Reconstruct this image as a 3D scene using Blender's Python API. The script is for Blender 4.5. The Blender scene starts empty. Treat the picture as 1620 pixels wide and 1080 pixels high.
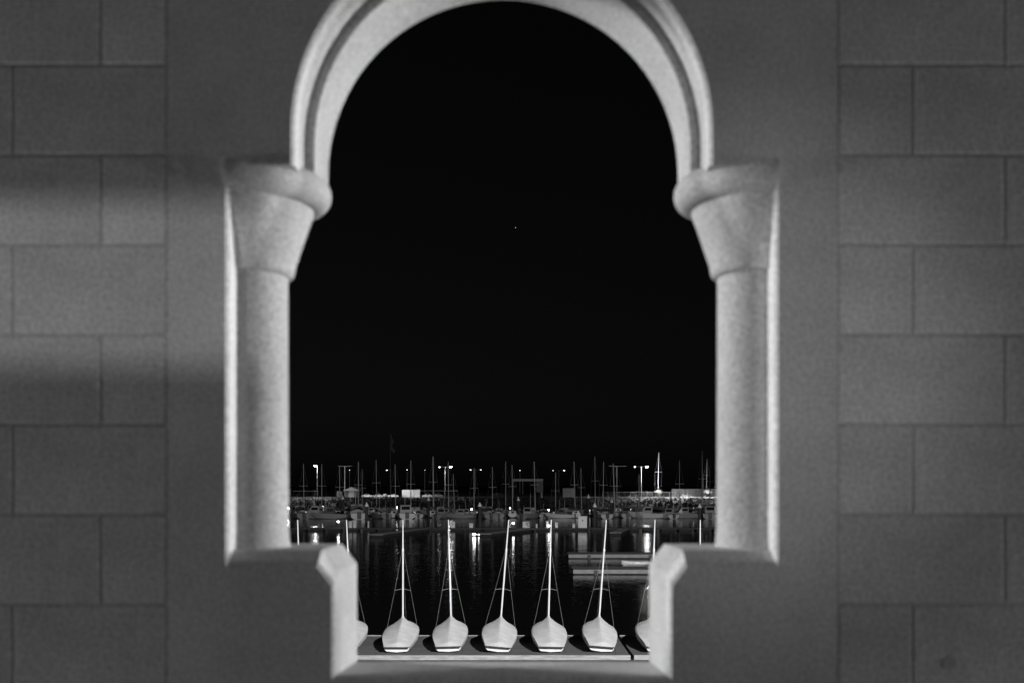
import bpy, math, random
from mathutils import Vector, Matrix
from mathutils.geometry import tessellate_polygon
random.seed(7)
SC = bpy.context.scene
COL = SC.collection
PI = math.pi
R = math.radians

# ------------------------------------------------------------------ camera
EYE = 7.7                      # height of the lens above the water
FPX = 1575.0                   # focal length in photo pixels (35 mm lens)
HZ = 768.0                     # photo row of the horizon
cd = bpy.data.cameras.new('camera')
cam = bpy.data.objects.new('camera', cd); COL.objects.link(cam)
cam.location = (0, 0, EYE); cam.rotation_euler = (R(90), 0, 0)
cd.lens = 35; cd.sensor_width = 36; cd.sensor_fit = 'HORIZONTAL'
cd.shift_y = (HZ - 540) / 1620
cd.clip_start = 0.05; cd.clip_end = 20000
cd.dof.use_dof = True; cd.dof.focus_distance = 48; cd.dof.aperture_fstop = 2.7
SC.camera = cam

# ------------------------------------------------------------------ night sky and moon
w = bpy.data.worlds.new('World'); SC.world = w; w.use_nodes = True
nt = w.node_tree
bg = nt.nodes['Background']
sky = nt.nodes.new('ShaderNodeTexSky'); sky.sky_type = 'NISHITA'; sky.sun_disc = False
sky.sun_elevation = R(4); sky.sun_rotation = R(150)
bw = nt.nodes.new('ShaderNodeRGBToBW')
nt.links.new(sky.outputs[0], bw.inputs[0]); nt.links.new(bw.outputs[0], bg.inputs[0])
bg.inputs[1].default_value = 0.0010
sl = bpy.data.lights.new('moon', 'SUN'); sl.energy = 0.004; sl.angle = R(0.5)
so = bpy.data.objects.new('moon', sl); COL.objects.link(so)
so.rotation_euler = (R(55), 0, R(-30))
SC.view_settings.view_transform = 'Standard'; SC.view_settings.look = 'None'
SC.view_settings.exposure = 0.0; SC.view_settings.gamma = 1.0
SC.view_settings.use_curve_mapping = False
SC.cycles.use_denoising = True
SC.cycles.denoiser = 'OPENIMAGEDENOISE'
SC.cycles.sample_clamp_direct = 60.0
SC.cycles.sample_clamp_indirect = 1.5
SC.cycles.max_bounces = 5

# ------------------------------------------------------------------ helpers
def X_(px, D): return (px - 810) / FPX * D
def Z_(py, D): return EYE - (py - HZ) / FPX * D
def P(px, py, D): return Vector((X_(px, D), D, Z_(py, D)))
def Dw(py, z=0.0): return (EYE - z) * FPX / (py - HZ)

MATS = {}
def mat(name, v, rough=0.6, var=0.12, scale=3.0, bump=0.0, bscale=40.0, metal=0.0, emit=None, stretch=None, spec=None, objrand=0.0, speck=0.0):
    if name in MATS: return MATS[name]
    m = bpy.data.materials.new(name); m.use_nodes = True
    n = m.node_tree; b = n.nodes['Principled BSDF']
    b.inputs['Roughness'].default_value = rough; b.inputs['Metallic'].default_value = metal
    if spec is not None: b.inputs['Specular IOR Level'].default_value = spec
    tc = n.nodes.new('ShaderNodeTexCoord'); mp = n.nodes.new('ShaderNodeMapping')
    n.links.new(tc.outputs['Object'], mp.inputs[0])
    if stretch: mp.inputs['Scale'].default_value = stretch
    t = n.nodes.new('ShaderNodeTexNoise'); t.inputs['Scale'].default_value = scale
    t.inputs['Detail'].default_value = 6; t.inputs['Roughness'].default_value = 0.65
    n.links.new(mp.outputs[0], t.inputs[0])
    cr = n.nodes.new('ShaderNodeMapRange')
    cr.inputs[1].default_value = 0.25; cr.inputs[2].default_value = 0.75
    cr.inputs[3].default_value = max(0.0, v * (1 - var)); cr.inputs[4].default_value = min(1.0, v * (1 + var))
    n.links.new(t.outputs[0], cr.inputs[0])
    cc = n.nodes.new('ShaderNodeCombineColor')
    val = cr.outputs[0]
    if speck:      # fine mottling of a rough painted surface
        t3 = n.nodes.new('ShaderNodeTexNoise'); t3.inputs['Scale'].default_value = 150; t3.inputs['Detail'].default_value = 3
        n.links.new(mp.outputs[0], t3.inputs[0])
        r3 = n.nodes.new('ShaderNodeMapRange'); r3.inputs[1].default_value = .3; r3.inputs[2].default_value = .7
        r3.inputs[3].default_value = 1 - speck; r3.inputs[4].default_value = 1 + speck
        n.links.new(t3.outputs[0], r3.inputs[0])
        q = n.nodes.new('ShaderNodeMath'); q.operation = 'MULTIPLY'; n.links.new(val, q.inputs[0]); n.links.new(r3.outputs[0], q.inputs[1]); val = q.outputs[0]
    if objrand:    # tone of its own for every block
        oi = n.nodes.new('ShaderNodeObjectInfo')
        r4 = n.nodes.new('ShaderNodeMapRange'); r4.inputs[3].default_value = 1 - objrand; r4.inputs[4].default_value = 1 + objrand
        n.links.new(oi.outputs['Random'], r4.inputs[0])
        q = n.nodes.new('ShaderNodeMath'); q.operation = 'MULTIPLY'; n.links.new(val, q.inputs[0]); n.links.new(r4.outputs[0], q.inputs[1]); val = q.outputs[0]
    for i in range(3): n.links.new(val, cc.inputs[i])
    n.links.new(cc.outputs[0], b.inputs['Base Color'])
    if bump:
        t2 = n.nodes.new('ShaderNodeTexNoise'); t2.inputs['Scale'].default_value = bscale
        t2.inputs['Detail'].default_value = 4
        n.links.new(mp.outputs[0], t2.inputs[0])
        bp = n.nodes.new('ShaderNodeBump'); bp.inputs['Strength'].default_value = bump
        bp.inputs['Distance'].default_value = 0.01
        n.links.new(t2.outputs[0], bp.inputs['Height']); n.links.new(bp.outputs[0], b.inputs['Normal'])
    if emit:
        b.inputs['Emission Color'].default_value = (1, 1, 1, 1)
        b.inputs['Emission Strength'].default_value = emit
    MATS[name] = m
    return m

class MB:
    def __init__(s): s.v = []; s.f = []
    def add(s, vs, fs):
        o = len(s.v); s.v += [tuple(v) for v in vs]; s.f += [tuple(i + o for i in f) for f in fs]; return s
    def box(s, a, b):
        x0, y0, z0 = a; x1, y1, z1 = b
        return s.add([(x0,y0,z0),(x1,y0,z0),(x1,y1,z0),(x0,y1,z0),(x0,y0,z1),(x1,y0,z1),(x1,y1,z1),(x0,y1,z1)],
                     [(0,3,2,1),(4,5,6,7),(0,1,5,4),(1,2,6,5),(2,3,7,6),(3,0,4,7)])
    def bbox(s, a, b, c=0.01):
        """box with chamfered vertical-facing edges all round"""
        x0, y0, z0 = a; x1, y1, z1 = b
        rings = []
        for z, i in ((z0, c), (z0 + c, 0), (z1 - c, 0), (z1, c)):
            rings.append([(x0+i+c,y0+i,z),(x1-i-c,y0+i,z),(x1-i,y0+i+c,z),(x1-i,y1-i-c,z),(x1-i-c,y1-i,z),(x0+i+c,y1-i,z),(x0+i,y1-i-c,z),(x0+i,y0+i+c,z)])
        return s.loft(rings, caps=True)
    def loft(s, rings, closed=True, caps=False):
        o = len(s.v); n = len(rings[0])
        for r in rings: s.v += [tuple(p) for p in r]
        for k in range(len(rings) - 1):
            for i in range(n if closed else n - 1):
                j = (i + 1) % n
                s.f.append((o+k*n+i, o+k*n+j, o+(k+1)*n+j, o+(k+1)*n+i))
        if caps:
            s.f.append(tuple(o + i for i in reversed(range(n))))
            s.f.append(tuple(o + (len(rings)-1)*n + i for i in range(n)))
        return s
    def tube(s, p, q, r0, r1=None, n=8, caps=True):
        p = Vector(p); q = Vector(q); r1 = r0 if r1 is None else r1
        d = (q - p).normalized()
        u = d.cross(Vector((0, 0, 1)) if abs(d.z) < 0.9 else Vector((1, 0, 0))).normalized(); t = d.cross(u)
        ra = [p + u*math.cos(2*PI*i/n)*r0 + t*math.sin(2*PI*i/n)*r0 for i in range(n)]
        rb = [q + u*math.cos(2*PI*i/n)*r1 + t*math.sin(2*PI*i/n)*r1 for i in range(n)]
        return s.loft([ra, rb], True, caps)
    def lathe(s, prof, c=(0,0,0), n=16, a0=0.0, a1=2*PI):
        full = abs(a1 - a0 - 2*PI) < 1e-6
        m = n if full else n + 1
        rings = []
        for r, z in prof:
            rings.append([(c[0]+r*math.cos(a0+(a1-a0)*i/n), c[1]+r*math.sin(a0+(a1-a0)*i/n), c[2]+z) for i in range(m)])
        return s.loft(rings, full)
    def mesh(s, name, m, smooth=False, ang=None):
        me = bpy.data.meshes.new(name); me.from_pydata(s.v, [], s.f); me.update()
        if m: me.materials.append(m)
        import bmesh
        bm = bmesh.new(); bm.from_mesh(me); bmesh.ops.recalc_face_normals(bm, faces=bm.faces); bm.to_mesh(me); bm.free()
        if smooth:
            me.shade_smooth() if hasattr(me, 'shade_smooth') else None
            if ang: me.set_sharp_from_angle(angle=R(ang))
        return me
    def build(s, name, m, parent=None, smooth=False, ang=None):
        return obj(name, s.mesh(name, m, smooth, ang), parent)

def obj(name, me, parent=None, loc=None):
    o = bpy.data.objects.new(name, me); COL.objects.link(o)
    if parent: o.parent = parent
    if loc: o.location = loc
    return o
def tag(o, label, cat, group=None, kind=None):
    if label: o['label'] = label
    if cat: o['category'] = cat
    if group: o['group'] = group
    if kind: o['kind'] = kind
    return o
def thing(name, label, cat, loc=(0,0,0), rz=0, group=None):
    o = bpy.data.objects.new(name, None); COL.objects.link(o)
    o.location = loc; o.rotation_euler = (0, 0, rz); o.empty_display_size = 0.2
    return tag(o, label, cat, group)
def struct(o): o['kind'] = 'structure'; return o
ORD = ['first','second','third','fourth','fifth','sixth','seventh','eighth','ninth','tenth','eleventh','twelfth','thirteenth','fourteenth','fifteenth','sixteenth','seventeenth','eighteenth','nineteenth','twentieth','twenty-first','twenty-second','twenty-third','twenty-fourth','twenty-fifth','twenty-sixth','twenty-seventh','twenty-eighth','twenty-ninth','thirtieth']

M_PLASTER = mat('painted_plaster', 0.60, 0.75, 0.22, 2.2, 0.12, 30, speck=.36)
M_BLOCK   = mat('painted_block', 0.61, 0.8, 0.22, 3.5, 0.15, 25, objrand=.05, speck=.42)
M_MORTAR  = mat('mortar', 0.50, 0.9, 0.10, 9)
M_CANVAS  = mat('cover_canvas', 0.48, 0.85, 0.16, 2.6, 0.8, 5)
M_WHITE   = mat('white_gelcoat', 0.80, 0.3, 0.05, 2)
M_DARKBAND= mat('black_webbing', 0.02, 0.7)
M_ALU     = mat('spar_alloy', 0.75, 0.45, 0.05)
M_MAST    = mat('weathered_mast', 0.42, 0.5, 0.2, 1.0)
M_WIRE    = mat('stay_wire', 0.30, 0.4, 0.05)
M_PLANK   = mat('dock_planks', 0.085, 0.8, 0.6, 2.5, stretch=(0.25, 6, 1))
M_TIMBER  = mat('weathered_timber', 0.34, 0.8, 0.35, 3, stretch=(0.6, 3, 3))
M_BEAM    = mat('bleached_beam', 0.34, 0.8, 0.6, 2.5, stretch=(0.5, 3, 3))
M_FLOATD  = mat('float_timber', 0.11, 0.8, 0.35, 3, stretch=(0.6, 3, 3))
M_DKTIMB  = mat('wet_timber', 0.06, 0.7, 0.4, 2)
M_FLOAT   = mat('dock_float', 0.03, 0.8)
M_PILE    = mat('tarred_pile', 0.045, 0.8, 0.3, 3)
M_CAP     = mat('white_pile_cap', 0.85, 0.5, 0.03)
M_POLE    = mat('galvanised_pole', 0.55, 0.5, 0.08)
M_GLASS   = mat('dark_window', 0.02, 0.1, 0.0)
M_DKHULL  = mat('dark_hull', 0.05, 0.3)
M_GREYHULL= mat('grey_hull', 0.35, 0.35)
M_SAILC   = mat('sail_cover_cloth', 0.14, 0.9)
M_RUBBER  = mat('tyre_rubber', 0.025, 0.8)
M_STONE   = mat('harbour_stone', 0.35, 0.9, 0.3, 1.0)
M_ASPH    = mat('asphalt', 0.035, 0.9, 0.2, 0.4)
M_ROCK    = mat('riprap', 0.022, 0.95, 0.5, 0.8, 1.0, 2.0)
M_LEAF    = mat('bush_leaf', 0.12, 0.7, 0.3, 4)
M_METALBOX= mat('painted_steel', 0.45, 0.5, 0.1)
M_DKSTEEL = mat('dark_steel', 0.12, 0.5, 0.1)

# ------------------------------------------------------------------ water, quay, shore
wm = bpy.data.materials.new('harbour_water'); wm.use_nodes = True
n = wm.node_tree; b = n.nodes['Principled BSDF']
b.inputs['Base Color'].default_value = (0.004, 0.004, 0.004, 1); b.inputs['Roughness'].default_value = 0.07
b.inputs['IOR'].default_value = 1.33
tc = n.nodes.new('ShaderNodeTexCoord')
t1 = n.nodes.new('ShaderNodeTexNoise'); t1.inputs['Scale'].default_value = 1.3; t1.inputs['Detail'].default_value = 3
t2 = n.nodes.new('ShaderNodeTexNoise'); t2.inputs['Scale'].default_value = 0.22; t2.inputs['Detail'].default_value = 2
n.links.new(tc.outputs['Object'], t1.inputs[0]); n.links.new(tc.outputs['Object'], t2.inputs[0])
mx = n.nodes.new('ShaderNodeMath'); mx.operation = 'MULTIPLY_ADD'; mx.inputs[1].default_value = 0.9
n.links.new(t2.outputs[0], mx.inputs[0]); n.links.new(t1.outputs[0], mx.inputs[2])
bp = n.nodes.new('ShaderNodeBump'); bp.inputs['Strength'].default_value = 1.0; bp.inputs['Distance'].default_value = 0.028
n.links.new(mx.outputs[0], bp.inputs['Height']); n.links.new(bp.outputs[0], b.inputs['Normal'])
struct(MB().add([(-3000,33,0),(3000,33,0),(3000,9000,0),(-3000,9000,0)], [(0,1,2,3)]).build('water', wm))
struct(MB().box((-80, 2.7, -2), (80, 33, 1.2)).build('quay', M_ASPH))

SHZ = 2.9; SHD = 405
g = MB()
prof = [(378, -0.5), (381, 0.1), (384, 0.5), (404, 2.75), (405, SHZ), (409, SHZ + 0.01), (9000, SHZ + 0.02)]
xs = [-2500, -400] + [-160 + i * 8 for i in range(41)] + [400, 2500]
rows = []
for k, (y, z) in enumerate(prof):
    rows.append([(x, y + (random.uniform(-0.8, 0.8) if 0 < k < 3 else 0), z + (random.uniform(-0.15, 0.15) if k in (1, 2) else 0)) for x in xs])
g.loft(rows, closed=False)
struct(g.build('far_shore', M_ASPH))
# rock slope (riprap) along the far shore: uncountable stones
rk = MB()
for i in range(2600):
    x = random.uniform(-110, 110); t = random.random(); y = 380 + t * 24; z = 0.1 + t * 2.6
    s = random.uniform(0.35, 0.9)
    pts = [Vector((random.uniform(-1,1), random.uniform(-1,1), random.uniform(-.8,.8))).normalized() * s * random.uniform(.7, 1) for _ in range(4)]
    rk.add([(x+s,y,z),(x-s*.6,y-s*.8,z+s*.1),(x-s*.5,y+s*.8,z),(x,y,z+s*.8),(x+s*.2,y-s*.9,z+.2*s)], [(0,3,4),(4,3,1),(1,3,2),(2,3,0)])
tag(rk.build('riprap_slope', M_ROCK), 'grey rock slope below the far shore road', 'rocks', kind='stuff')

# ------------------------------------------------------------------ the arched wall
D0 = 2.25; CX = -0.023
def zz(py): return EYE + (HZ - py) / 700.0
aw = thing('arched_wall', 'pale painted wall with an arched opening between two half columns', 'wall', (0, D0, EYE - 1.5))
OX, OY, OZ = 0, D0, EYE - 1.5
SL, SR = X_(265, D0), X_(1325, D0)     # edges of the plain surround
ZB, ZT = EYE - 1.5, EYE + 1.75
JW, LW, SLW = 0.618, 0.416, 0.378
ARZ = EYE + 0.804; ABZ = EYE + 0.725
def ring(depth, ra, ledge, sill, ex=0.0):
    """hole outline at a depth into the wall, offsets from the centre line"""
    L = EYE + ledge; S = EYE + sill
    right = [(SLW + ex, S - ex), (SLW + ex, L - 0.050 - ex*0.4), (LW + ex*0.4, L - ex), (JW + ex, L - ex), (JW + ex, ABZ)]
    pts = list(right)
    pts.append((ra + ex, ABZ))
    na = 40
    for i in range(na + 1):
        a = PI * i / na
        pts.append(((ra + ex) * math.cos(a), ARZ + (ra + ex) * math.sin(a)))
    pts.append((-ra - ex, ABZ))
    pts += [(-x, z) for x, z in reversed(right)]
    return [(CX + x - OX, depth, z - OZ) for x, z in pts]
rings = [ring(0, .470, -.176, -.431, .007), ring(.007, .470, -.172, -.431), ring(.045, .470, -.148, -.433),
         ring(.116, .470, -.147, -.438), ring(.116, .447, -.147, -.438), ring(.325, .452, -.150, -.453), ring(.335, .452, -.152, -.458, .004), ring(.34, .452, -.16, -.466, .010)]
pm = MB().loft(rings, closed=True)
def cap(hole, depth):
    outer = [(SL, ZB), (SR, ZB), (SR, ZT), (SL, ZT)]
    o3 = [Vector((x - OX, 0, z - OZ)) for x, z in outer]; h3 = [Vector((p[0], 0, p[2])) for p in hole]
    tri = tessellate_polygon([[Vector((p.x, p.z, 0)) for p in o3], [Vector((p.x, p.z, 0)) for p in h3]])
    pm.add([(p.x, depth, p.z) for p in o3 + h3], tri)
cap(rings[0], 0.0); cap(rings[-1], 0.34)
for a, c in (((SL, ZB), (SL, ZT)), ((SR, ZB), (SR, ZT))):
    pm.add([(a[0]-OX, 0, 0), (a[0]-OX, .34, 0), (c[0]-OX, .34, ZT-OZ), (c[0]-OX, 0, ZT-OZ)], [(0,1,2,3)])
import bmesh
me = pm.mesh('wall_panel', M_PLASTER)
bm = bmesh.new(); bm.from_mesh(me); bmesh.ops.remove_doubles(bm, verts=bm.verts, dist=1e-5); bmesh.ops.recalc_face_normals(bm, faces=bm.faces); bm.to_mesh(me); bm.free()
me.shade_smooth(); me.set_sharp_from_angle(angle=R(25))
obj('wall_panel', me, aw)
# half columns on the jambs
for sgn in (-1, 1):
    cx = CX + sgn * (JW + 0.004); cy = 0.17
    a0, a1 = ((-PI/2 - .02, PI/2 + .02) if sgn < 0 else (PI/2 - .02, 3*PI/2 + .02))
    zl = EYE - .150 - OZ
    sh = MB().lathe([(.105, 0), (.103, .01), (.1, .05), (.0985, .45), (.0985, .70)], (cx, cy, zl), 40, a0, a1).build('column', M_PLASTER, aw, True, 40)
    zc = EYE + .505 - OZ
    MB().lathe([(.096, .0), (.106, .0), (.112, .006), (.115, .016), (.117, .03), (.140, .10), (.160, .158), (.163, .185)], (cx, cy, zc), 40, a0, a1).build('capital', M_PLASTER, sh, True, 50)
    tor = [(.12, EYE + .675 - OZ)]
    prf = [(.150, .0)]
    for i in range(13):
        a = -PI/2 + PI * i / 12
        prf.append((.168 + .036 * math.cos(a), .040 + .040 * math.sin(a)))
    prf.append((.12, .080))
    am = MB().lathe(prf, (cx, cy, EYE + .668 - OZ), 40, a0, a1)
    am.f += [tuple(k*41 for k in range(len(prf))), tuple(k*41 + 40 for k in range(len(prf)))]
    am.v = [(x, cy + (y - cy)*.89, z) for x, y, z in am.v]
    am.build('abacus', M_PLASTER, sh, True, 60)
# block courses either side
CH = 142.0 / 700
jl = [103, 246, 387, 528, 668, 810, 955]
course0 = zz(103)
bmesh_cache = {}
def block(x0, x1, z0, z1):
    g_ = 0.0030
    wd, ht = round(x1 - x0, 3), round(z1 - z0, 3)
    key = (wd, ht)
    if key not in bmesh_cache:
        mb = MB(); c = 0.0025; W, H, T = wd - 2*g_, ht - 2*g_, 0.10
        def rr(i): return [(-W/2+i, -H/2+i), (W/2-i, -H/2+i), (W/2-i, H/2-i), (-W/2+i, H/2-i)]
        mb.loft([[(p[0], y, p[1]) for p in rr(i)] for y, i in ((0, c), (c*.35, c*.35), (c, 0), (T, 0))], caps=True)
        bmesh_cache[key] = mb.mesh('block', M_BLOCK)
    o = obj('block', bmesh_cache[key], aw, ((x0 + x1)/2 - OX, random.uniform(0, .0003), (z0 + z1)/2 - OZ))
    return o
WX = 2.6
for side in (0, 1):
    lo, hi = ((-WX, SL) if side == 0 else (SR, WX))
    MB().box((lo - OX + .001, .0022, 0.001), (hi - OX - .001, .34, ZT - OZ - .001)).build('mortar_bed', M_MORTAR, aw)
    z = course0 - 6 * CH - CH * 3; k = 0
    while z < ZT - 0.02:
        z0, z1 = max(z, ZB), min(z + CH, ZT)
        odd = (k % 2 == 0)
        if z1 - z0 > 0.03:
            if side == 0: base = X_(21 if odd else 160, D0)
            else: base = X_(1445 if odd else 1590, D0)
            xs_ = sorted([x for x in [base + i * 0.406 for i in range(-8, 9)] if lo + .05 < x < hi - .04] + [lo, hi])
            for xa, xb in zip(xs_[:-1], xs_[1:]): block(xa, xb, z0, z1)
        z += CH; k += 1
MB().add(*(lambda m: (m.v, m.f))(MB().tube((X_(1505, D0), .004, zz(1048)-OZ), (X_(1505, D0), -.0006, zz(1048)-OZ), .013, .013, 12))).build('anchor_hole', mat('dirt', .46), aw)

# loggia shell round the camera
struct(MB().box((-10, -2.2, EYE - 1.7), (10, 2.59, EYE - 1.502)).build('loggia_floor', mat('concrete_floor', .08, .8)))
struct(MB().box((-10, -2.2, EYE + 1.755), (10, 2.59, EYE + 1.95)).build('loggia_ceiling', mat('painted_ceiling', .19, .9)))
# back wall, with an unseen slot added to shape the light band opposite
SX0, SX1 = -2.75, -1.83
sb, st0, st1 = EYE + .369, EYE + .519, EYE + .509
bw_ = MB()
for x0, x1 in ((-10, SX0), (SX1, 10)): bw_.box((x0, -2.35, EYE - 1.502), (x1, -2.2, EYE + 1.755))
bw_.box((SX0, -2.35, EYE - 1.502), (SX1, -2.2, sb))
bw_.add([(SX0,-2.35,st0),(SX1,-2.35,st1),(SX1,-2.2,st1),(SX0,-2.2,st0),(SX0,-2.35,EYE+1.755),(SX1,-2.35,EYE+1.755),(SX1,-2.2,EYE+1.755),(SX0,-2.2,EYE+1.755)], [(0,3,2,1),(4,5,6,7),(0,1,5,4),(1,2,6,5),(2,3,7,6),(3,0,4,7)])
struct(bw_.build('loggia_back_wall', mat('back_wall_paint', .12, .9)))
# storey below the loggia
struct(MB().box((-10, -2.2, 1.2), (10, 2.59, EYE - 1.702)).build('lower_storey', M_PLASTER))
# ------------------------------------------------------------------ lamps that light the opening and the boats
def light(name, kind, loc, target, energy, size, parent, cone=None, blend=1.0):
    l = bpy.data.lights.new(name, kind); l.energy = energy
    if kind in ('POINT', 'SPOT'): l.shadow_soft_size = size
    if kind == 'SPOT': l.spot_size = R(cone); l.spot_blend = blend
    o = bpy.data.objects.new(name, l); COL.objects.link(o)
    o.location = loc
    o.rotation_euler = (Vector(target) - Vector(loc)).to_track_quat('-Z', 'Y').to_euler()
    return o
def flood_post(label, base, head, target, energy, size, cone=140, blend=1.0):
    t = thing('floodlight_post', label, 'lamp post', base, 0, 'floodlight posts by the building')
    b0 = Vector(base); h = Vector(head) - b0; d = (Vector(target) - Vector(head)).normalized()
    hb = h - d * 0.35
    MB().tube((0,0,0), (hb.x, hb.y, hb.z - .15), .12, .07, 12).build('pole', M_POLE, t, True)
    MB().tube(hb - d*.16, hb + d*.02, .10, .22, 16).build('housing', M_DKSTEEL, t, True, 40)
    light('floodlight_beam', 'SPOT', Vector(head), target, energy, size, t, cone, blend)
WT = (CX, D0 + .20, EYE + .35)
flood_post('right low floodlight post on the quay before the building', (8.6, 5.9, 1.2), (8.6, 5.9, EYE + .6), WT, 3300, .7, 100)
flood_post('left low floodlight post on the quay before the building', (-8.6, 5.9, 1.2), (-8.6, 5.9, EYE + 2.0), WT, 3200, .7, 100)
flood_post('tall floodlight mast standing behind the building', (32, -25, 1.2), (32, -25, 42), (0, 70, 0), 480000, .5, 56, .25)
def inner_lamp(name, label, loc, target, energy, size, cone, rot):
    t = thing(name, label, 'lamp', loc)
    MB().lathe([(.0, .0), (.14, .0), (.14, .04), (.10, .09), (.0, .1)], n=20).build('lamp_body', M_METALBOX, t, True, 40).rotation_euler = rot
    d = (Vector(target) - Vector(loc)).normalized()
    light(name + '_light', 'SPOT', Vector(loc) + d*.2, target, energy, size, t, cone)
inner_lamp('fill_lamp', 'round fill lamp added on the back wall behind the viewer', (0.7, -2.2, EYE + .35), (0.54, D0, EYE + .30), 90, .12, 18, (R(-90), 0, 0))  # unseen fill spot added to brighten the right side of the wall
inner_lamp('passage_lamp', 'low lamp at the right end of the passage', (8.5, 1.85, EYE - .6), (-.6, D0, EYE + .3), 1100, .08, 40, (0, R(-90), 0))
inner_lamp('passage_lamp', 'low lamp at the left end of the passage', (-8.5, 1.85, EYE - .6), (.6, D0, EYE + .3), 1100, .08, 40, (0, R(90), 0))
inner_lamp('band_lamp', 'unseen lamp added behind the back wall slot for the light band', (-2.95, -5.2, EYE + .43), (-1.6, D0, EYE + .45), 340, .030, 50, (R(-90), 0, 0))  # unseen lamp added to throw the light band on the left wall

# ------------------------------------------------------------------ dinghy dock
DT = 0.5
def dock_section(label, x0, x1, y0, y1, boards):
    t = thing('floating_dock', label, 'dock', ((x0+x1)/2, y0, 0), 0, 'dinghy dock sections')
    w = x1 - x0
    pb = MB(); yy = .26; 
    while yy < y1 - y0 - .16:
        j = random.uniform(-.004, .004)
        xa = -w/2
        while xa < w/2 - .01:
            xb = min(w/2, xa + random.uniform(2.4, 3.8))
            pb.box((xa + .004, yy, DT - .05), (xb - .004, yy + .138, DT + j)); xa = xb
        yy += .146
    tag(pb.build('deck_planks', M_PLANK, t), None, None, kind='stuff')
    MB().bbox((-w/2, 0, DT - .17), (w/2, .16, DT + .03), .015).build('edge_beam', M_BEAM, t)
    MB().bbox((-w/2, y1-y0-.15, DT - .17), (w/2, y1-y0, DT + .03), .015).build('edge_beam', M_TIMBER, t)
    MB().box((-w/2 + .05, .25, -.3), (w/2 - .05, y1-y0-.2, DT - .052)).build('float', M_FLOAT, t)
    for k in range(int(w // 3)):
        MB().tube((-w/2 + 1.2 + 3*k, .07, DT + .02), (-w/2 + 1.2 + 3*k, .07, DT + .055), .028, n=8).build('bolt_head', M_DKSTEEL, t)
dock_section('long left section of plank dock under the covered dinghies', -16, 5.02, 42.1, 47.9, 38)
dock_section('right section of plank dock beyond the dark joint', 5.16, 16, 42.12, 47.9, 38)

# ------------------------------------------------------------------ covered dinghies
ST = [(0.0, .56, .295, .455, .25), (.14, .60, .37, .50, .26), (.5, .67, .46, .62, .27), (.9, .73, .53, .745, .28), (1.3, .765, .59, .865, .30), (1.7, .78, .64, .985, .32),
      (2.1, .765, .68, 1.10, .35), (2.45, .735, .715, 1.215, .38), (2.55, .72, .72, 1.225, .39), (2.8, .67, .74, 1.08, .42), (3.2, .54, .77, .97, .47), (3.6, .35, .805, .90, .54), (3.9, .15, .83, .86, .62), (4.03, .03, .84, .845, .68)]
def cov_ring(s):
    y, b_, g_, r_, h_ = s
    half = [(b_*.93, h_), (b_*.975, (h_*.6 + g_*.4)), (b_*1.0, g_*.85 + h_*.15), (b_*.985, g_+.012), (b_*.90, g_ + (r_-g_)*.13), (b_*.62, g_ + (r_-g_)*.36), (b_*.32, g_ + (r_-g_)*.64), (b_*.10, g_ + (r_-g_)*.90), (0.012, r_)]
    return [(x, y, z) for x, z in half] + [(-x, y, z) for x, z in reversed(half)]
def make_cover():
    m = MB(); rr = [cov_ring(s) for s in ST]
    rr = [[(x, y, z + .012*math.sin(3.1*y + 7*x) * (1 if abs(x) > .05 else 0)) for x, y, z in r] for r in rr]
    m.loft(rr, closed=False)
    r0 = rr[0]; n_ = len(r0)
    # stern flap: hem line up to the ridge
    hem = [(x, -.02, .25) for x, y, z in r0]
    fl = [(p[0], -.012, p[2]) for p in r0]
    m.loft([[(x*.98, -.15, .278) for x, y, z in r0], r0], closed=False)
    return m.mesh('cover', M_CANVAS, True, 50)
def make_hull():
    m = MB(); rr = []
    for y, b_, g_, r_, h_ in ST:
        top = g_ - .03; kb = .03 + .40 * (y/4.03)**2.2
        bb = b_*.95
        prof = [(bb, top), (bb*.97, kb + (top-kb)*.45), (bb*.82, kb + (top-kb)*.16), (bb*.45, kb + .02), (0, kb)]
        rr.append([(x, y, z) for x, z in prof] + [(-x, y, z) for x, z in reversed(prof[:-1])])
    m.loft(rr, closed=True, caps=True)
    return m.mesh('hull', M_WHITE, True, 45)
cover_me, hull_me = make_cover(), make_hull()
band = MB().box((-.540, -.152, .240), (.540, -.11, .275)).mesh('hem_band', M_DARKBAND)
MY = 2.52
mast_me = MB().tube((0, MY, .35), (0, MY, 3.9), .040, .037, 10).tube((0, MY, 3.9), (0, MY, 5.63), .037, .022, 10).mesh('mast', M_ALU, True, 50)
spr = {}
spread_me = MB().tube((0, MY, 2.50), (.36, MY - .08, 2.44), .008, .007, 6).tube((0, MY, 2.50), (-.36, MY - .08, 2.44), .008, .007, 6).mesh('spreader', M_WIRE)
fit_me = MB().tube((0, MY, 4.20), (0, MY, 4.30), .052, .052, 10).mesh('mast_fitting', M_ALU)
def shroud(sg): return MB().tube((sg*.03, MY, 4.25), (sg*.36, MY - .08, 2.44), .0042, n=5).tube((sg*.36, MY-.08, 2.44), (sg*.70, MY - .25, .70), .0042, n=5).mesh('shroud', M_WIRE)
sh_me = [shroud(-1), shroud(1)]
fore_me = MB().tube((0, MY, 4.25), (0, 3.98, .85), .0035, n=5).mesh('forestay', M_WIRE)
collar_me = MB().lathe([(.09, 1.16), (.075, 1.20), (.05, 1.26), (.041, 1.30)], (0, MY, 0), 12).mesh('cover_collar', M_CANVAS, True)
cradle_me = MB().box((-.35, 3.0, 0), (.35, 3.12, .22)).box((-.06, 2.2, 0), (.06, 3.6, .08)).mesh('cradle', M_TIMBER)
tie_me = MB().tube((.57, .05, .27), (.62, -.02, .02), .008, n=5).mesh('tie_down', M_DARKBAND)
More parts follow.
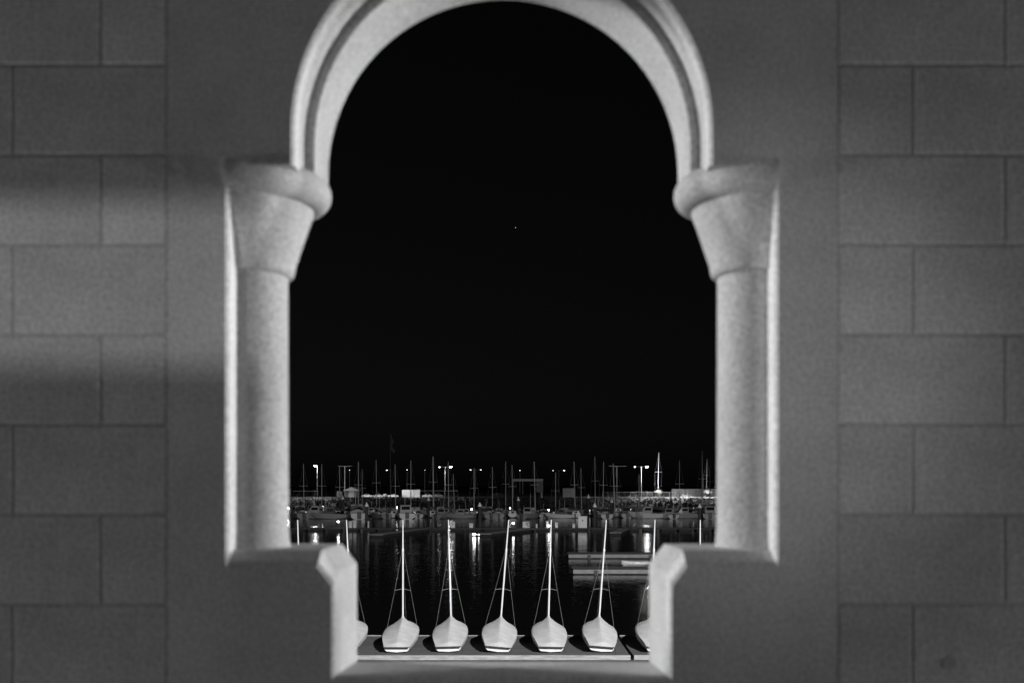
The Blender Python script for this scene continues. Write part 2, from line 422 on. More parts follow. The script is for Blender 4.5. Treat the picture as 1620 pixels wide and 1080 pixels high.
mast_px = [(478, -5), (559, -7), (638, 0), (715, -4), (788.5, 12), (868, 4), (943.5, 11), (1029, 5), (1106, 1)]
dl = ['covered dinghy hidden by the left ledge, leftmost mast on the dock', 'covered dinghy half hidden by the left stone jamb of the opening', 'upright covered dinghy, leftmost of those seen whole on the dock',
      'covered dinghy with its mast tilted slightly left, second of those seen whole', 'covered dinghy with mast leaning clearly right, in the middle of the dock',
      'covered dinghy right of the middle one, its mast nearly upright', 'covered dinghy beside the dock joint, its mast leaning right', 'covered dinghy half hidden by the right stone jamb of the opening', 'covered dinghy hidden by the right ledge, rightmost mast on the dock']
for i, (px, lean) in enumerate(mast_px):
    x = X_(px, 42.9 + MY)
    r = thing('sailing_dinghy', dl[i], 'sailboat', (x, 42.9 + random.uniform(-.06, .06), DT + .012), R(random.uniform(-1.2, 1.2)), 'covered dinghies lined up on the dock')
    r.rotation_euler.y = math.atan2(lean * .029, 4.4) + 0.0
    r.location.z += abs(math.sin(r.rotation_euler.y)) * .22
    for nm, m_ in (('hull', hull_me), ('cover', cover_me), ('hem_band', band), ('cradle', cradle_me), ('tie_down', tie_me)):
        o = obj(nm, m_, r)
        if nm == 'cover': o.scale = (random.uniform(1.01, 1.045), 1, random.uniform(.98, 1.02))
    ms = obj('mast', mast_me, r)
    for nm, m_ in (('spreader', spread_me), ('mast_fitting', fit_me)): obj(nm, m_, ms)
    obj('cover_collar', collar_me, r)
    obj('shroud', sh_me[0], r); obj('shroud', sh_me[1], r); obj('forestay', fore_me, r)

# ------------------------------------------------------------------ low floats to the right, rowing boat between them
def low_float(label, x0, x1, y0, y1, top, h):
    t = thing('swim_float', label, 'dock', ((x0+x1)/2, y0, 0), 0, 'low floats right of the dinghies')
    w_ = x1 - x0; d_ = y1 - y0
    m = MB(); k = 0.0
    while k < w_ - .1:
        m.box((-w_/2 + k, .1, top - .06), (-w_/2 + min(k + .29, w_), d_ - .1, top)); k += .3
    tag(m.build('deck_boards', M_FLOATD, t), None, None, kind='stuff')
    MB().bbox((-w_/2, 0, top - h), (w_/2, .1, top + .004), .01).build('edge_beam', mat('float_edge', .24, .8, .35, 3, stretch=(.6, 3, 3)), t)
    MB().bbox((-w_/2, d_-.1, top - h), (w_/2, d_, top + .004), .01).build('edge_beam', M_FLOATD, t)
    MB().box((-w_/2 + .1, .12, top - h - .3), (w_/2 - .1, d_ - .12, top - .07)).build('float', M_FLOAT, t)
    for xx in (-w_*.38, -w_*.02, w_*.33):
        MB().bbox((xx - .18, -.10, -.2), (xx + .18, 0, top - .05), .02).build('fender', M_DKTIMB, t)
low_float('nearer pale low float on the dark water right of the dinghies', X_(906, 87), 22, 86.4, 89.8, .42, .34)
low_float('farther pale low float behind the rowing boat', X_(898, 107), 24, 105.2, 108.8, .45, .36)
# rowing boat
rb = thing('rowing_boat', 'small white rowing boat moored between the two low floats', 'boat', (X_(1007, 96), 96.5, 0), R(93))
def rowhull():
    m = MB(); rr = []
    for y, b_, z0, z1 in ((-1.35, .45, .12, .42), (-.7, .62, .02, .40), (0, .66, 0, .40), (.8, .50, .02, .45), (1.3, .2, .12, .52), (1.5, .03, .3, .56)):
        rr.append([(-b_, y, z1), (-b_*.85, y, (z0+z1)/2), (-b_*.4, y, z0), (b_*.4, y, z0), (b_*.85, y, (z0+z1)/2), (b_, y, z1)])
    m.loft(rr, closed=False); m.f.append(tuple(range(6)))
    return m
rh = rowhull().build('hull', M_WHITE, rb, True, 50); rh.location.z = -.08
s_ = rh.modifiers.new('thickness', 'SOLIDIFY'); s_.thickness = .03
for yy in (-.6, .35): MB().box((-.58, yy - .11, .24), (.58, yy + .11, .27)).build('thwart', M_TIMBER, rb)
# ------------------------------------------------------------------ marina docks, boxes, piles
def long_dock(label, a, b_, wd, top=.5, m=None, group='marina docks'):
    a = Vector((a[0], a[1], 0)); b_ = Vector((b_[0], b_[1], 0)); L = (b_ - a).length
    t = thing('marina_dock', label, 'dock', a, math.atan2(b_.y - a.y, b_.x - a.x), group)
    MB().bbox((0, -wd/2, top - .12), (L, wd/2, top), .02).build('deck', m or M_DKTIMB, t)
    fl = MB()
    k = .5
    while k < L - 2: fl.box((k, -wd/2 + .1, -.2), (k + 2.2, wd/2 - .1, top - .125)); k += 3
    fl.build('float', M_FLOAT, t)
    MB().bbox((0, -wd/2 - .06, top - .2), (L, -wd/2 - .002, top - .02), .01).build('rub_rail', M_DKTIMB, t)
ND = 171
long_dock('dark near marina dock carrying the white dock boxes', (-62, ND), (58, ND), 2.6)
long_dock('slanting dock running out toward the left of the marina', (-20.2, 148), (-14.6, 169), 2.2, .48, M_TIMBER)
long_dock('slanting dock running out in the middle of the marina', (-4.2, 150), (3.4, 169), 2.2, .48, M_TIMBER)
long_dock('slanting dock running out right of the middle of the marina', (16.0, 154), (19.2, 169), 1.8, .48, M_TIMBER)
long_dock('long pale main dock behind the moored yachts', (-80, 252), (78, 252), 2.4, .55, M_TIMBER)
def pile(px, ptop, D, r_, label):
    ztop = Z_(ptop, D)
    t = thing('mooring_pile', label, 'pile', (X_(px, D), D, 0), 0, 'mooring piles with white caps')
    ch = 6.5 / FPX * D
    MB().tube((0, 0, -3), (0, 0, ztop - ch), r_, r_*.95, 14).build('shaft', M_PILE, t, True, 50)
    MB().lathe([(r_*1.22, ztop - ch - .03), (r_*1.22, ztop - ch + .05), (.03, ztop), (0, ztop)], n=16).build('cap', M_CAP, t, True, 40)
pl = [(580, 794, ND + 1.8), (759, 794, ND + 1.8), (941, 795, ND + 1.8), (1107, 796, ND + 1.8), (542, 783, 238), (678, 785, 238), (820, 785, 238), (931, 781, 256), (968, 788, 238), (1062, 783, 256)]
near_l = ['leftmost', 'second', 'third', 'rightmost']; k_ = 0
for i, (px, pt, D) in enumerate(pl):
    lab = ('stout dark pile with white cone cap on the near dock, %s of four' % near_l[i]) if i < 4 else ('slimmer dark pile with white cone cap among the yachts, %s from the left' % ORD[i-4])
    pile(px, pt, D, .30 if i < 4 else .34, lab)
def dock_box(px, wpx, ytop, D, label, louvre=False):
    s = D / FPX; wd = wpx * s; ht = Z_(ytop, D) - .5
    t = thing('dock_box', label, 'dock box', (X_(px, D), D, .5), 0, 'white boxes standing on the near dock')
    MB().bbox((-wd/2, -.3, 0), (wd/2, .3, ht*.86), .03).build('body', M_WHITE, t)
    MB().bbox((-wd/2 - .03, -.34, ht*.862), (wd/2 + .03, .34, ht), .03).build('lid', M_WHITE, t)
    MB().box((-wd*.06, -.322, ht*.55), (wd*.06, -.302, ht*.70)).build('latch', M_DKSTEEL, t)
for a in ((554.5, 5, 824, 'narrow white dock box, left one of the pair at far left'), (561.5, 4.5, 823.5, 'narrow white dock box, right one of the pair at far left'), (583, 2, 824, 'thin white post box beside the leftmost stout pile'),
          (716.5, 7, 824.5, 'white dock box left of the second stout pile'), (745.5, 6, 827, 'small white dock box just left of the second stout pile'), (832.5, 11, 824.5, 'wide white dock box with a dark life ring'),
          (866, 4, 824, 'white dock box left of the mast in the middle'), (880.5, 4, 826, 'slim white dock box right of the mast in the middle'), (907.5, 4, 828, 'slim white dock box beside the big white cabinet'), (921.5, 14, 816, 'big white cabinet, tallest box on the near dock'), (849, 2.5, 828, 'low thin dock box right of the life ring')):
    dock_box(a[0], a[1], a[2], ND - .4, a[3])
lr = MB()
for i in range(16):
    a, c = 2*PI*i/16, 2*PI*(i+1)/16
    lr.tube((.27*math.cos(a), 0, .27*math.sin(a)), (.27*math.cos(c), 0, .27*math.sin(c)), .07, n=6, caps=False)
o = lr.build('life_ring', M_DKSTEEL, None, True); o.location = P(836, 829, ND - .8); o.location.z = max(o.location.z, .9); tag(o, 'dark life ring hanging on the wide white dock box', 'life ring')

# lamps on docks
E_PED = mat('pedestal_lamp_glow', .8, .5, 0, emit=45)
E_HEAD = mat('street_lamp_glow', .8, .5, 0, emit=320)
E_BIG = mat('bright_lamp_glow', .8, .5, 0, emit=2600)
E_DIM = mat('dim_lamp_glow', .8, .5, 0, emit=12)
E_MID = mat('distant_lamp_glow', .8, .5, 0, emit=4.5)
E_DOCK = mat('dock_lamp_glow', .8, .5, 0, emit=22)
ped = [(456, 803), (510, 801), (628, 802), (686, 803), (746, 805), (807, 803), (868, 806), (933, 809), (997, 805), (1060, 808), (1097, 804), (1131, 807)]
pbody = MB().bbox((-.14, -.14, 0), (.14, .14, 1.05), .02).mesh('body', M_WHITE)
pglow = MB().bbox((-.13, -.13, 1.052), (.13, .13, 1.34), .02).mesh('lamp_lens', E_PED)
pglow2 = pglow.copy(); pglow2.materials[0] = mat('pedestal_lamp_weak', .8, .5, 0, emit=12)
pglow3 = pglow.copy(); pglow3.materials[0] = mat('pedestal_lamp_faint', .8, .5, 0, emit=1.2)
ptop = MB().lathe([(.2, 1.342), (.2, 1.37), (.02, 1.46), (0, 1.46)], n=8).mesh('cap', M_WHITE)
for i, (px, py) in enumerate(ped):
    D = 250.6
    t = thing('power_pedestal', 'lit power pedestal on the main yacht dock, %s from the left' % ORD[i], 'dock lamp', (X_(px, D), D, .55), 0, 'lit pedestals on the yacht dock')
    sc = max(.8, (Z_(py, D) - .55) / 1.25); t.scale = (.95, .95, sc)
    obj('body', pbody, t); obj('lamp_lens', pglow if px in (456, 510, 686, 746, 868, 997) else (pglow2 if px in (628, 807, 1131) else pglow3), t); obj('cap', ptop, t)
for (px, py, D, lab, r_) in ((536, 824.5, ND, 'bright small bulkhead lamp on the near dock at left', .22), (812, 827, ND, 'bright small lamp on the near dock at the middle', .22), (750.5, 844.5, 152, 'brightest low lamp close to the water near the middle', .26), (757.5, 845, 152, 'tiny lamp just right of the brightest low lamp', .1), (868.5, 831, ND - 1, 'small lamp beside the boxes right of the middle', .2), (661, 808.5, 246, 'small lamp low between yachts left of the middle', .25)):
    z = Z_(py, D)
    t = thing('dock_lamp', lab, 'dock lamp', (X_(px, D), D - .5, 0), 0, 'low lamps on the docks')
    MB().tube((0, 0, -.5), (0, 0, z - r_*.6), .06, n=8).build('post', M_DKSTEEL, t)
    MB().lathe([(0, z - r_*.6), (r_*.7, z - r_*.45), (r_, z), (r_*.7, z + r_*.45), (0, z + r_*.6)], n=10).build('lens', E_DOCK, t, True)

# ------------------------------------------------------------------ moored yachts
def yacht_meshes(L, Bm, F, hm, cabin):
    m = MB(); rr = []
    for t_, bf, zf, kf in ((0, .74, 1.0, .25), (.12, .86, .97, .05), (.35, 1, .95, -.2), (.6, .9, 1.0, -.25), (.82, .55, 1.1, -.05), (.95, .2, 1.2, .3), (1.0, .03, 1.25, .8)):
        y = t_ * L; b_ = Bm/2*bf; z1 = F*zf; z0 = F*kf*.6
        pr = [(b_, z1), (b_*.97, z0 + (z1-z0)*.55), (b_*.75, z0 + (z1-z0)*.22), (b_*.3, z0 + .02), (0, z0 - .05)]
        rr.append([(x, y, z) for x, z in pr] + [(-x, y, z) for x, z in reversed(pr[:-1])])
    m.loft(rr, closed=True, caps=True)
    hull = m.mesh('hull', hm, True, 45)
    c = MB(); cw = Bm*.32; ch = .62 if cabin else .42
    c.loft([[(-cw*s, y, F*.96 + z), (-cw*s*.85, y, F*.96 + z + zz_), (cw*s*.85, y, F*.96 + z + zz_), (cw*s, y, F*.96 + z)] for y, s, z, zz_ in ((L*.26, 1, 0, ch), (L*.3, 1.02, 0, ch*1.05), (L*.55, .9, .03, ch*.85), (L*.72, .6, .06, .12))], closed=False)
    c.f.append((0, 1, 2, 3))
    cab = c.mesh('cabin', M_WHITE, True, 40)
    wn = MB()
    for sg in (-1, 1):
        for k in range(3):
            y0 = L*(.31 + .07*k); wn.box((sg*cw*.97 - .03, y0, F*.96 + ch*.35), (sg*cw*.97 + .03, y0 + L*.05, F*.96 + ch*.7))
    wn.box((-cw*.35, L*.26 - .02, F*.96 + .06), (cw*.35, L*.26 + .02, F*.96 + ch*.8))
    win = wn.mesh('window', M_GLASS)
    bo = MB().tube((0, L*.56, F + 1.05), (0, L*.12, F + 1.0), .07, n=8).mesh('boom', M_ALU)
    sc_ = MB().loft([[(r_*math.cos(a), y, F + 1.2 + r_*1.3*math.sin(a)) for a in [2*PI*i/10 for i in range(10)]] for y, r_ in ((L*.56, .2), (L*.4, .17), (L*.13, .08))], caps=True).mesh('sail_cover', M_SAILC, True)
    rl = MB()
    for sg in (-1, 1):
        pts = [(sg*Bm*.36, .08*L, F), (sg*Bm*.46, .35*L, F*.96), (sg*Bm*.4, .62*L, F), (sg*Bm*.22, .84*L, F*1.12)]
        for a, b_ in zip(pts, pts[1:]): rl.tube((a[0], a[1], a[2] + .62), (b_[0], b_[1], b_[2] + .62), .018, n=4)
        for a in pts: rl.tube(a, (a[0], a[1], a[2] + .63), .018, n=4)
    rl.tube((-Bm*.36, .08*L, F + .62), (Bm*.36, .08*L, F + .62), .018, n=4)
    rail = rl.mesh('guard_rail', M_WIRE)
    bt = MB().loft([[(s*Bm/2*b_*1.01, L*t_, F*z) for s in (-1, 1)] for t_, b_, z in ((0, .74, .8), (0, .76, .9))], closed=False)
    return dict(hull=hull, cabin=cab, win=win, boom=bo, sc=sc_, rail=rail, L=L, F=F, B=Bm)
VAR = [yacht_meshes(8.6, 2.9, 1.05, M_WHITE, 1), yacht_meshes(7.6, 2.5, .9, M_GREYHULL, 0), yacht_meshes(9.6, 3.1, 1.15, M_DKHULL, 1), yacht_meshes(8.0, 2.7, 1.0, M_WHITE, 0)]
mast_unit = {}
def mast_mesh(h, r_):
    k = (round(h, 1), round(r_, 3))
    if k not in mast_unit:
        mast_unit[k] = MB().tube((0, 0, 0), (0, 0, h), r_, r_*.7, 8).mesh('mast', M_MAST, True, 50)
    return mast_unit[k]
# photo column of the mast foot, mast-top row, lean px, row distance, variant, heading, stout
ya_ = [(481, 733, -1, 243, 1, 0, 1), (509, 734, 0, 243, 2, 1, 1), (538, 737, -1, 243, 0, 0, 1), (567, 730, 0, 243, 0, 1, 1.2), (573, 742, 0, 264, 1, 0, .8), (596, 727, -1, 264, 3, 0, 1), (626, 734, -1, 243, 0, 0, 1), (650, 728, 0, 243, 3, 1, 1.1),
       (686, 722, -1, 243, 0, 0, 1.7), (710, 730, -1, 243, 3, 0, 1.1), (719, 749, -2, 264, 1, 1, .9), (750, 740, 0, 243, 0, 1, 1.1), (779, 738, 0, 243, 2, 0, .9), (800, 730, 0, 264, 1, 0, 1), (811, 735, -1, 243, 0, 0, 1), (847, 730, -2, 243, 0, 1, 1.3), (879, 747, 0, 243, 3, 0, 1),
       (910, 730, -2, 243, 0, 0, 1.2), (920, 740, -1, 264, 1, 1, 1), (942, 722, -1, 264, 2, 0, 1), (954, 730, 1, 243, 1, 0, 1), (973, 733, -3, 243, 3, 1, 1.4), (976.5, 737, -1, 264, 2, 0, 1), (1011, 750, 0, 243, 2, 1, .9), (1075, 728, 0, 243, 2, 0, .8), (1111, 713, 0, 243, 0, 0, 1.5), (1122, 723, 2, 264, 3, 0, 1)]
for i, (px, mt, lean, D, v, hd, st) in enumerate(ya_):
    V = VAR[v]; L = V['L']; x = X_(px, D)
    hull_word = {M_WHITE.name: 'white', M_GREYHULL.name: 'grey', M_DKHULL.name: 'dark'}[V['hull'].materials[0].name]
    t = thing('moored_yacht', '%s hulled moored yacht, its mast %s from the left in the marina' % (hull_word, ORD[i]), 'sailboat', (x, D, 0), 0, 'yachts moored in the marina')
    off = -L*.56 if hd == 0 else L*.56
    rz = 0 if hd == 0 else PI
    def ch(nm, m_, par=t):
        o = obj(nm, m_, par); return o
    h_ = ch('hull', V['hull']); c_ = ch('cabin', V['cabin']); w_ = ch('window', V['win']); w_.parent = c_
    b_ = ch('boom', V['boom']); s_ = ch('sail_cover', V['sc']); r_ = ch('guard_rail', V['rail'])
    for o in (h_, c_, b_, s_, r_): o.location = (0, off, 0); o.rotation_euler = (0, 0, rz)
    ztop = Z_(mt, D) ; z0 = V['F']
    m_ = ch('mast', mast_mesh(ztop - z0, .108 * st)); m_.location = (0, 0, z0); m_.rotation_euler = (0, math.atan2(lean / FPX * D, ztop - z0), 0)
    sp = obj('spreader', MB().tube((-1.0, 0, (ztop-z0)*.55), (1.0, 0, (ztop-z0)*.55), .03, n=5).mesh('spreader', M_ALU), m_)
    st_ = MB()
    for sg in (-1, 1):
        st_.tube((sg*.1, 0, (ztop-z0)*.95), (sg*1.0, 0, (ztop-z0)*.55), .012, n=4, caps=False).tube((sg*1.0, 0, (ztop-z0)*.55), (sg*V['B']*.45, 0, .05), .012, n=4, caps=False)
    st_.build('stay', M_WIRE, m_)
    # finger pier beside every second berth
# motor launches between yachts
def launch(px, D, label, rz, big=None):
    t = thing('motor_launch', label, 'boat', (X_(px, D), D, 0), rz, 'motor boats in the marina')
    m = MB(); rr = []
    for y, b_, z0, z1 in ((-3, 1.15, -.1, .8), (-1, 1.25, -.25, .85), (1, 1.15, -.2, .95), (2.4, .7, 0, 1.1), (3.2, .05, .7, 1.2)):
        rr.append([(-b_, y, z1), (-b_*.9, y, z0+.3), (-b_*.4, y, z0), (b_*.4, y, z0), (b_*.9, y, z0+.3), (b_, y, z1)])
    m.loft(rr, closed=True, caps=True); m.build('hull', M_WHITE if random.random() < .6 else M_GREYHULL, t, True, 45)
    MB().loft([[(-.85*s, y, .85), (-.75*s, y, z), (.75*s, y, z), (.85*s, y, .85)] for y, s, z in ((-.9, 1, 1.95), (.3, 1, 2.0), (1.0, .9, 1.1))], closed=False, caps=True).build('wheelhouse', random.choice((M_SAILC, M_GREYHULL, M_CANVAS)), t)
    MB().box((-.6, -.93, 1.3), (.6, -.905, 1.8)).build('window', M_GLASS, t)
    for sg in (-1, 1): MB().box((sg*.81 - .025, -.7, 1.35), (sg*.81 + .025, .35, 1.75)).build('side_window', M_GLASS, t)
    MB().bbox((-.25, -3.45, .1), (.25, -3.0, 1.0), .05).build('outboard', M_DKSTEEL, t)
    if random.random() < .55:
        MB().loft([[(-1.0*s, y, z), (0, y, z + .35), (1.0*s, y, z)] for y, s, z in ((-2.9, .95, 1.3), (-1.8, 1.1, 1.5), (-.95, .95, 1.6))], closed=False).build('canvas_cover', random.choice((M_CANVAS, M_SAILC)), t)
    MB().tube((0, .2, 1.95), (random.uniform(-.2, .2), .1, random.uniform(2.8, 4.6)), .03, .015, 5).build('aerial', M_ALU, t)
    k_ = big or random.uniform(.85, 1.35); t.scale = (k_, k_, k_)
for px, D, lab, rz in ((527, 241, 'squat motor launch with wheelhouse at the left of the marina', .1), (553, 240, 'broad pale motor launch behind the left pair of dock boxes', 0.0), (610, 241, 'motor launch between yachts behind the leftmost stout pile', PI), (664, 240, 'motor launch left of the thick bright mast', .0), (737, 241, 'motor launch beside the yacht left of the second stout pile', 0), (829, 242, 'motor launch just right of the middle of the marina', PI), (1040, 240, 'motor launch under the street lamp at right', .2), (1088, 241, 'motor launch beside the rightmost stout pile', 0), (1010, 238, 'dark sided motor launch right of the big cabinet', PI),
    (495, 262, 'motor launch at the far left edge behind the first yachts', 0), (588, 263, 'motor launch in the back row behind the leftmost stout pile', 0), (637, 262, 'motor launch in the back row below the long container', PI), (697, 262, 'motor launch in the back row right of the thick mast', 0),
    (764, 263, 'motor launch in the back row behind the second stout pile', PI), (790, 241, 'motor launch between the two middle yachts', 0), (860, 241, 'motor launch right of the pair of crossing masts', 0), (893, 241, 'motor launch left of the big white cabinet', PI), (947, 263, 'motor launch in the back row behind the third stout pile', 0), (990, 241, 'motor launch just right of the leaning mast', 0), (1060, 262, 'motor launch in the back row right of the stored sailboat', PI)):
    launch(px, D, lab, rz)
for px, D, lab, rz, big in ((472, 236, 'large pale cruiser at the extreme left beside the column', .5, 1.5), (499, 234, 'long low cruiser lying broadside under the far left street lamp', 1.4, 1.5), (521, 233, 'cruiser lying broadside right of the far left street lamp', 1.75, 1.3), (563, 234, 'large cruiser right of the left pair of dock boxes', .3, 1.7), (601, 236, 'cruiser turned a little left of the flagpole', .6, 1.2), (641, 235, 'large cruiser below the long container', .2, 1.6),
                        (701, 236, 'cruiser between the thick mast and its right neighbour', -.4, 1.2), (728, 235, 'broadside cruiser left of the second stout pile', 1.5, 1.1), (769, 236, 'cruiser right of the second stout pile', .3, 1.4), (838, 235, 'cruiser above the life ring', -.5, 1.3), (886, 236, 'broadside cruiser above the slim boxes right of the middle', 1.6, 1.1), (953, 236, 'cruiser behind the third stout pile', .2, 1.3),
                        (1024, 236, 'broadside cruiser below the brightest street lamp', 1.4, 1.4), (1055, 235, 'cruiser left of the pale slab', .3, 1.2), (1080, 236, 'broadside cruiser before the pale slab', 1.7, 1.3), (1124, 235, 'large cruiser at the extreme right beside the column', -.2, 1.5)):
    launch(px, D, lab, rz, big)

# ------------------------------------------------------------------ far shore: street lamps
def street_lamp(px, ytop, ybase, D, heads, label, glow, group='street lamps on the far shore'):
    zb = SHZ; zt = Z_(ytop, D)
    t = thing('street_lamp', label, 'street lamp', (X_(px, D), D, zb), 0, group)
    MB().tube((0, 0, 0), (0, 0, zt - zb), .16 * D/400, .11 * D/400, 10).build('pole', M_POLE, t, True, 50)
    for hp, size, g_ in heads:
        dx = X_(hp, D) - X_(px, D)
        MB().tube((0, 0, zt - zb - .1), (dx, 0, zt - zb), .07 * D/400, n=6).build('arm', M_POLE, t)
        hw = size
        hd_ = MB().bbox((dx - hw, -.3, zt - zb - .06), (dx + hw, .3, zt - zb + .14), .04).build('lamp_head', M_DKSTEEL, t)
        if g_:
            MB().loft([[(dx + r_*math.cos(2*PI*i/12), .8*r_*math.sin(2*PI*i/12), zt - zb + z_) for i in range(12)] for r_, z_ in ((hw*.9, -.065), (hw*.85, -.2), (hw*.5, -.34), (.02, -.38))]).build('lens', g_, hd_, True)
            if g_ in (E_HEAD, E_BIG): light('street_lamp_light', 'SPOT', (X_(hp, D), D, zt - .55), (X_(hp, D) + .01, D - 1.5, zb), 2600, .18, t, 150, .6)
street_lamp(502, 736, 778, 408, [(498.5, .55, E_BIG)], 'bright single arm street lamp at far left beside the column', E_HEAD)
street_lamp(704, 738, 778, 415, [(695, .4, E_DIM), (713, .5, E_HEAD)], 'double arm street lamp right of the thick bright mast', E_HEAD)
street_lamp(1014.5, 737.5, 780, 408, [(1004.5, .4, E_DIM), (1023.5, .7, E_BIG)], 'brightest double arm street lamp at the right beside the bush', E_HEAD)
street_lamp(545.5, 737, 780, 430, [(536, .4, None), (556, .4, None)], 'unlit double arm street lamp left of the mooring piles', None)
street_lamp(976, 737, 780, 430, [(964, .4, None), (990, .4, None)], 'unlit double arm street lamp behind the leaning mast at right', None)
far = [(553, 743, [(553, .5)]), (618, 743, [(612, .9)]), (644, 742.5, [(644, .6)]), (672, 743, [(672, .4)]), (752, 742.5, [(744.5, .9), (760.5, .8)]), (822.5, 743.5, [(822.5, .55)]), (884, 743.5, [(875, .5), (892.5, 1.1)])]
for i, (px, y, hs) in enumerate(far):
    street_lamp(px, y, 778, 640, [(h, s_*.6, E_MID) for h, s_ in hs], 'far dim street lamp on the skyline, %s from the left' % ORD[i], E_MID, 'distant street lamps')

# lamps added to brighten the parked cars and wall, shielded from the viewer
for px, lab in ((598, 'added shielded lamp before the parked cars, left one'), (655, 'added shielded lamp before the long container'), (1030, 'added shielded lamp near the stored sailboat'), (1085, 'added shielded lamp before the block wall'), (1128, 'added shielded lamp at the far right')):
    D = 399.5
    t = thing('yard_lamp', lab, 'lamp', (X_(px, D), D, SHZ - .7), 0, 'added shielded lamps')
    MB().tube((0, 0, 0), (0, 0, 3.4), .06, n=8).build('post', M_DKSTEEL, t)
    MB().bbox((-.2, -.12, 3.4), (.2, .1, 3.65), .02).build('lamp_head', M_DKSTEEL, t)
    light('yard_lamp_light', 'SPOT', (X_(px, D), D + .2, SHZ + 2.8), (X_(px, D), D + 12, SHZ + .8), 2600 if px < 900 else (1200 if px < 1060 else 3000), .1, t, 120, .4)
D = 396
t = thing('slope_lamp', 'added shielded lamp brightening the pale slab at far right', 'lamp', (X_(1112, D), 381, .3))  # lamp added only to brighten the slab on the bank
MB().tube((0, 0, 0), (0, 0, 6.0), .07, n=8).build('post', M_DKSTEEL, t)
MB().bbox((-.2, -.14, 6.0), (.2, .1, 6.25), .02).build('lamp_head', M_DKSTEEL, t)
light('slope_lamp_light', 'SPOT', (X_(1112, D), 381.3, 6.2), (X_(1112, D), 396, 2.0), 2200, .1, t, 130, .5)
# flagpole
D = 395
t = thing('flagpole', 'tall flagpole with limp flag rising above the masts at left', 'flagpole', (X_(617.5, D), D, 1.5))
zt = Z_(684, D) - 1.5
MB().tube((0, 0, 0), (0, 0, zt), .16, .08, 10).build('pole', M_DKSTEEL, t, True)
f = MB(); rr = []
for k in range(9):
    z = zt - .3 - k*.85
    rr.append([(.1 + u*(.35 + .5*math.sin(k*.7)**2)*(1 + .1*k), .25*math.sin(u*5 + k*.8), z - u*.9) for u in (0, .25, .5, .75, 1, 1.25)])
f.loft(rr, closed=False); f.build('flag', mat('flag_cloth', .10, .9), t, True)
# boat hoist gantry
D = 398
t = thing('boat_hoist', 'large dim portal hoist standing on the shore behind the masts', 'crane', (X_(833, D), D, SHZ - .05))
zt = Z_(757, D) - SHZ
x0, x1 = X_(811, D) - X_(833, D), X_(859, D) - X_(833, D)
MB().bbox((x0, -.5, zt - 1.0), (x1, .5, zt), .05).build('top_beam', M_METALBOX, t)
MB().bbox((x0, -.4, 0), (x0 + .5, .4, zt - 1.002), .05).build('leg', M_DKSTEEL, t)
MB().bbox((x1 - 2.7, -.4, 2.2), (x1, .4, zt - 1.002), .05).build('machine_panel', M_DKSTEEL, t)
MB().bbox((x1 - .9, -.4, 0), (x1 - .2, .4, 2.198), .05).build('leg', M_METALBOX, t)
MB().bbox((X_(827, D) - X_(833, D) - .15, -.2, 1.5), (X_(827, D) - X_(833, D) + .15, .2, zt - 1.002), .03).build('hoist_chain', M_DKSTEEL, t)
# shed with shallow roof at left
D = 412
t = thing('boat_shed', 'low gabled shed behind the left masts, dark front and pale roof', 'shed', (X_(556, D), D, SHZ))
xa, xb, zr, ze = X_(545, D) - X_(556, D), X_(566, D) - X_(556, D), Z_(774, D) - SHZ + 1, Z_(779, D) - SHZ + 1
MB().box((xa, 0, 0), (xb, 6, ze)).build('wall', M_DKSTEEL, t)
MB().add([(xa-.3, -.4, ze), (0, -.4, zr), (xb+.3, -.4, ze), (xa-.3, 6.4, ze), (0, 6.4, zr), (xb+.3, 6.4, ze), (xa-.3,-.4,ze-.2),(xb+.3,-.4,ze-.2),(xa-.3,6.4,ze-.2),(xb+.3,6.4,ze-.2)], [(0,1,4,3),(1,2,5,4),(6,0,1),(6,1,7),(7,1,2),(8,9,5),(8,5,4),(8,4,3)]).build('roof', M_METALBOX, t)
MB().box((-1.2, -.06, 0), (1.2, -.002, 2.6)).build('door', M_METALBOX, t)
# gangway portal at far left
D = 385
t = thing('gangway_rail', 'long bright handrail on posts under the far left street lamp', 'railing', (X_(483, D), D, 1.0))
xa, xb, zt = X_(464, D) - X_(483, D), X_(504, D) - X_(483, D), Z_(776.5, D) - 1.0
MB().tube((xa, 0, zt), (xb, 0, zt), .11, n=8).build('handrail', M_WHITE, t)
MB().tube((xa, 0, zt*.55), (xb, 0, zt*.55), .05, n=6).build('midrail', M_DKSTEEL, t)
for k in range(5): MB().tube((xa + (xb-xa)*k/4, 0, 0), (xa + (xb-xa)*k/4, 0, zt - .1), .08, n=8).build('post', M_DKSTEEL, t)
# second rail, centre left
t = thing('gangway_rail', 'pale handrail right of the parked trailer, left of centre', 'railing', (X_(688, D), D, 1.0))
xa, xb, zt = X_(665, D) - X_(688, D), X_(724, D) - X_(688, D), Z_(776, D) - 1.0
MB().tube((xa, 0, zt), (xb, 0, zt), .09, n=8).build('handrail', M_WHITE, t)
MB().tube((xa, 0, zt*.6), (xb, 0, zt*.6), .05, n=8).build('midrail', M_METALBOX, t)
for k in range(7): MB().tube((xa + (xb-xa)*k/6, 0, 0), (xa + (xb-xa)*k/6, 0, zt - .09), .07, n=8).build('post', M_DKSTEEL, t)
